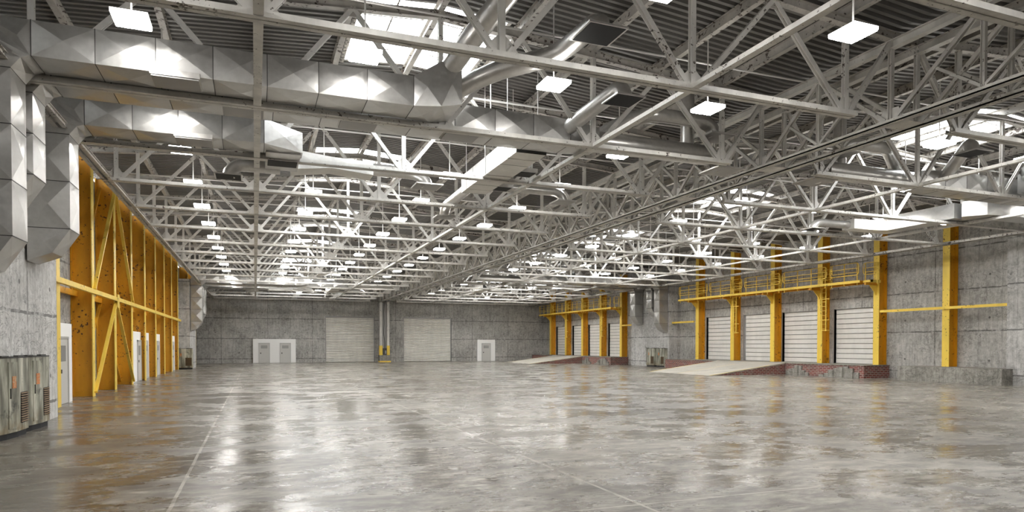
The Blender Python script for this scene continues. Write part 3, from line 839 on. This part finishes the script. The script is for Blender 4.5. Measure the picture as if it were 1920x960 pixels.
    if which == 3:
        m = MB()
        m.loft([rect(0, S(xe), y0, y1, Z0, Z1), rect(0, S(xe+.95), y0+.55, y1+.35, Z0, Z1-.1)], .03)
        sub('chamfered_end', m)
        ym = y1 + .3
        m = MB(); m.loft([rect(1, y1-.3, min(S(.3),S(1.15)), max(S(.3),S(1.15)), Z0-.05, Z1-.15), rect(1, y1+1.3, min(S(.3),S(1.15)), max(S(.3),S(1.15)), Z0-.1, Z1-.25)], .03); sub('return_box', m)
        m = MB(); sub_dummy = None; m.box((min(S(.35),S(1.1)), y1+.2, Z0-.12), (max(S(.35),S(1.1)), y1+.8, Z0-.06)); sub('return_grille', m, 'dark')
        yb0, yb1 = y1+1.2, y1+2.0
        m = MB(); m.loft([rect(0, S(1.0), yb0, yb1, Z0-.05, Z1-.1), rect(0, S(2.1), yb0+.05, yb1, Z0+.1, Z1-.2), rect(0, S(3.3), yb0+.05, yb1, Z0, Z1-.25)], .02); sub('white_box', m, 'duct_white')
        yc = (yb0+yb1)/2
        m = MB(); m.tube([(S(3.2), yc, Z0+.25), (S(4.3), yc, Z0+.25)] + bend((S(4.4), yc, Z0+.25), (S(4.95), yc, Z0+.25), (S(5.0), yc, Z0-.1)), .18, 16, .003, .07); sub('round_branch', m, 'flex')
        diffuser(root, (S(5.0)-ox, yc-Yo, Z0-.13), .42, False)
        m = MB(); m.tube([(S(.7), yb0+.2, Z0-.02), (S(-.1), yb0+.2, Z0-.02)] + bend((S(-.2), yb0+.2, Z0-.02), (S(-.6), yb0+.2, Z0-.02), (S(-.65), yb0+.2, Z0-.35)), .17, 16, .003, .07); sub('round_branch', m, 'flex')
        diffuser(root, (S(-.65)-ox, yb0+.2-Yo, Z0-.38), .36)
    return root
for side, Yo, nm in SYS:
    duct_system(1, side, Yo, 'galvanised rectangular duct rising from the %s, first of its three' % nm)
    duct_system(2, side, Yo, 'galvanised rectangular duct rising from the %s, middle of its three' % nm)
    if not (side > 0 and Yo < 20):
        duct_system(3, side, Yo, 'galvanised rectangular duct rising from the %s, last of its three' % nm)

# pale duct running lengthways left of centre, with its branch
def long_duct(x, ya, yb, label, z=H+4.75, mat='duct_white'):
    r = empty('air_duct', (x, ya, z), label, 'duct', 'lengthways ducts')
    m = MB(); run(m, 1, 0, yb-ya, -.42, .42, .25, .78, 1.3, .012); seams(m, 1, 0, yb-ya, -.42, .42, .25, .78, 1.3, .006, .004); m.build('straight_run', mat, r, None, 'seam')
    for yy in (.6, (yb-ya)/2, yb-ya-.6):
        m = MB(); m.tube([(-.44, yy, .24), (.44, yy, .24)], .012, 6); m.tube([(-.44, yy, .24), (-.44, yy, 9.68-z-.075*abs(x-.44-(CLX if x < MIDX else CRX)))], .012, 6); m.tube([(.44, yy, .24), (.44, yy, 9.68-z-.075*abs(x+.44-(CLX if x < MIDX else CRX)))], .012, 6); m.build('hanger_rod', 'rod', r)
    L = yb-ya
    m = MB(); m.tube([(-.1, L-.05, .5), (-.1, L+2.6, .45)] + bend((-.1, L+2.7, .45), (-.1, L+3.2, .45), (-.1, L+3.3, .1)), .18, 16, .003, .07); m.build('round_branch', 'flex', r)
    diffuser(r, (-.1, L+3.3, .05), .36, False)
    for yy in (L*.45, L*.85):
        m = MB(); m.box((.42, yy-.3, .3), (1.0, yy+.3, .42)); q = m.build('side_outlet', 'flex', r)
        m = MB(); m.box((.46, yy-.26, .29), (.96, yy+.26, .30)); m.build('grille', 'dark', q)
    m = MB(); m.tube([(.4, L-.2, .5), (2.6, L-.2, .5)] + bend((2.7, L-.2, .5), (3.1, L-.2, .5), (3.15, L-.2, .2)), .15, 14, .003, .07); m.build('round_branch', 'flex', r)
    diffuser(r, (3.15, L-.2, .15), .36, False)
long_duct(6.75, 16.1, 21.0, 'pale rectangular duct running lengthways under the left bay beyond the second truss')
long_duct(6.75, 60.7, 65.6, 'distant pale duct running lengthways under the left bay')
long_duct(19.4, 56.4, 60.2, 'distant pale duct running lengthways under the right bay')
# right bay bright duct that turns along the hall
r = empty('air_duct', (26.4, 17.9, H+5.05), 'bright galvanised duct above the right docks turning along the hall', 'duct')
m = MB(); m.loft([rect(0, 6.4, -.5, .4, .02, .62), rect(0, 3.5, -.5, .4, .02, .62), rect(0, 1.2, -.5, .4, .02, .62),
    [(.1, -.35, .02), (.75, .6, .02), (.75, .6, .62), (.1, -.35, .62)], [(-.42, .3, .02), (.45, .9, .02), (.45, .9, .62), (-.42, .3, .62)]], .025)
m.build('corner_section', 'duct', r)
m = MB(); run(m, 1, .6, 4.4, -.42, .45, .02, .62, 1.2, .02); m.build('straight_run', 'duct', r)
m = MB(); m.loft([rect(0, .45, 3.6, 4.4, .02, .62), rect(0, -.4, 3.6, 4.4, .02, .62), rect(0, -1.2, 3.65, 4.3, .0, .42), rect(0, -2.3, 3.65, 4.3, .0, .42)], .02); m.build('white_box', 'duct_white', r)
m = MB(); m.tube([(-2.2, 4.0, .2), (-3.6, 4.0, .2)] + bend((-3.7, 4.0, .2), (-4.2, 4.0, .2), (-4.25, 4.0, -.08)), .17, 16, .003, .07); m.build('round_branch', 'flex', r)
diffuser(r, (-4.25, 4.0, -.12), .36)

# ------------------------------------------------------------------ world, camera, output
w = bpy.data.worlds.new('sky'); sc.world = w; w.use_nodes = True
bg = w.node_tree.nodes['Background']; bg.inputs[0].default_value = (.93, .97, 1, 1); bg.inputs[1].default_value = 7.0

cam = bpy.data.cameras.new('camera'); co = bpy.data.objects.new('camera', cam); COL.objects.link(co); sc.camera = co
F = 1250.0; TH = math.radians(1.0)
cam.sensor_fit = 'HORIZONTAL'; cam.sensor_width = 36; cam.lens = 36*F/1920
co.location = (0, 0, H)
co.rotation_euler = (math.pi/2 - TH, 0, -math.atan(482/F))
cam.shift_y = (648 + F*math.tan(TH) - 480)/1920
cam.clip_end = 300; cam.clip_start = .05

vs = sc.view_settings; vs.view_transform = 'Standard'; vs.look = 'None'; vs.gamma = 1; vs.use_curve_mapping = False
vs.exposure = 1.35
cy = sc.cycles; cy.use_adaptive_sampling = True; cy.adaptive_threshold = .02; cy.max_bounces = 5; cy.diffuse_bounces = 4; cy.glossy_bounces = 3; cy.transmission_bounces = 4; cy.transparent_max_bounces = 6
cy.use_denoising = True; cy.sample_clamp_indirect = 6; cy.caustics_reflective = False; cy.caustics_refractive = False
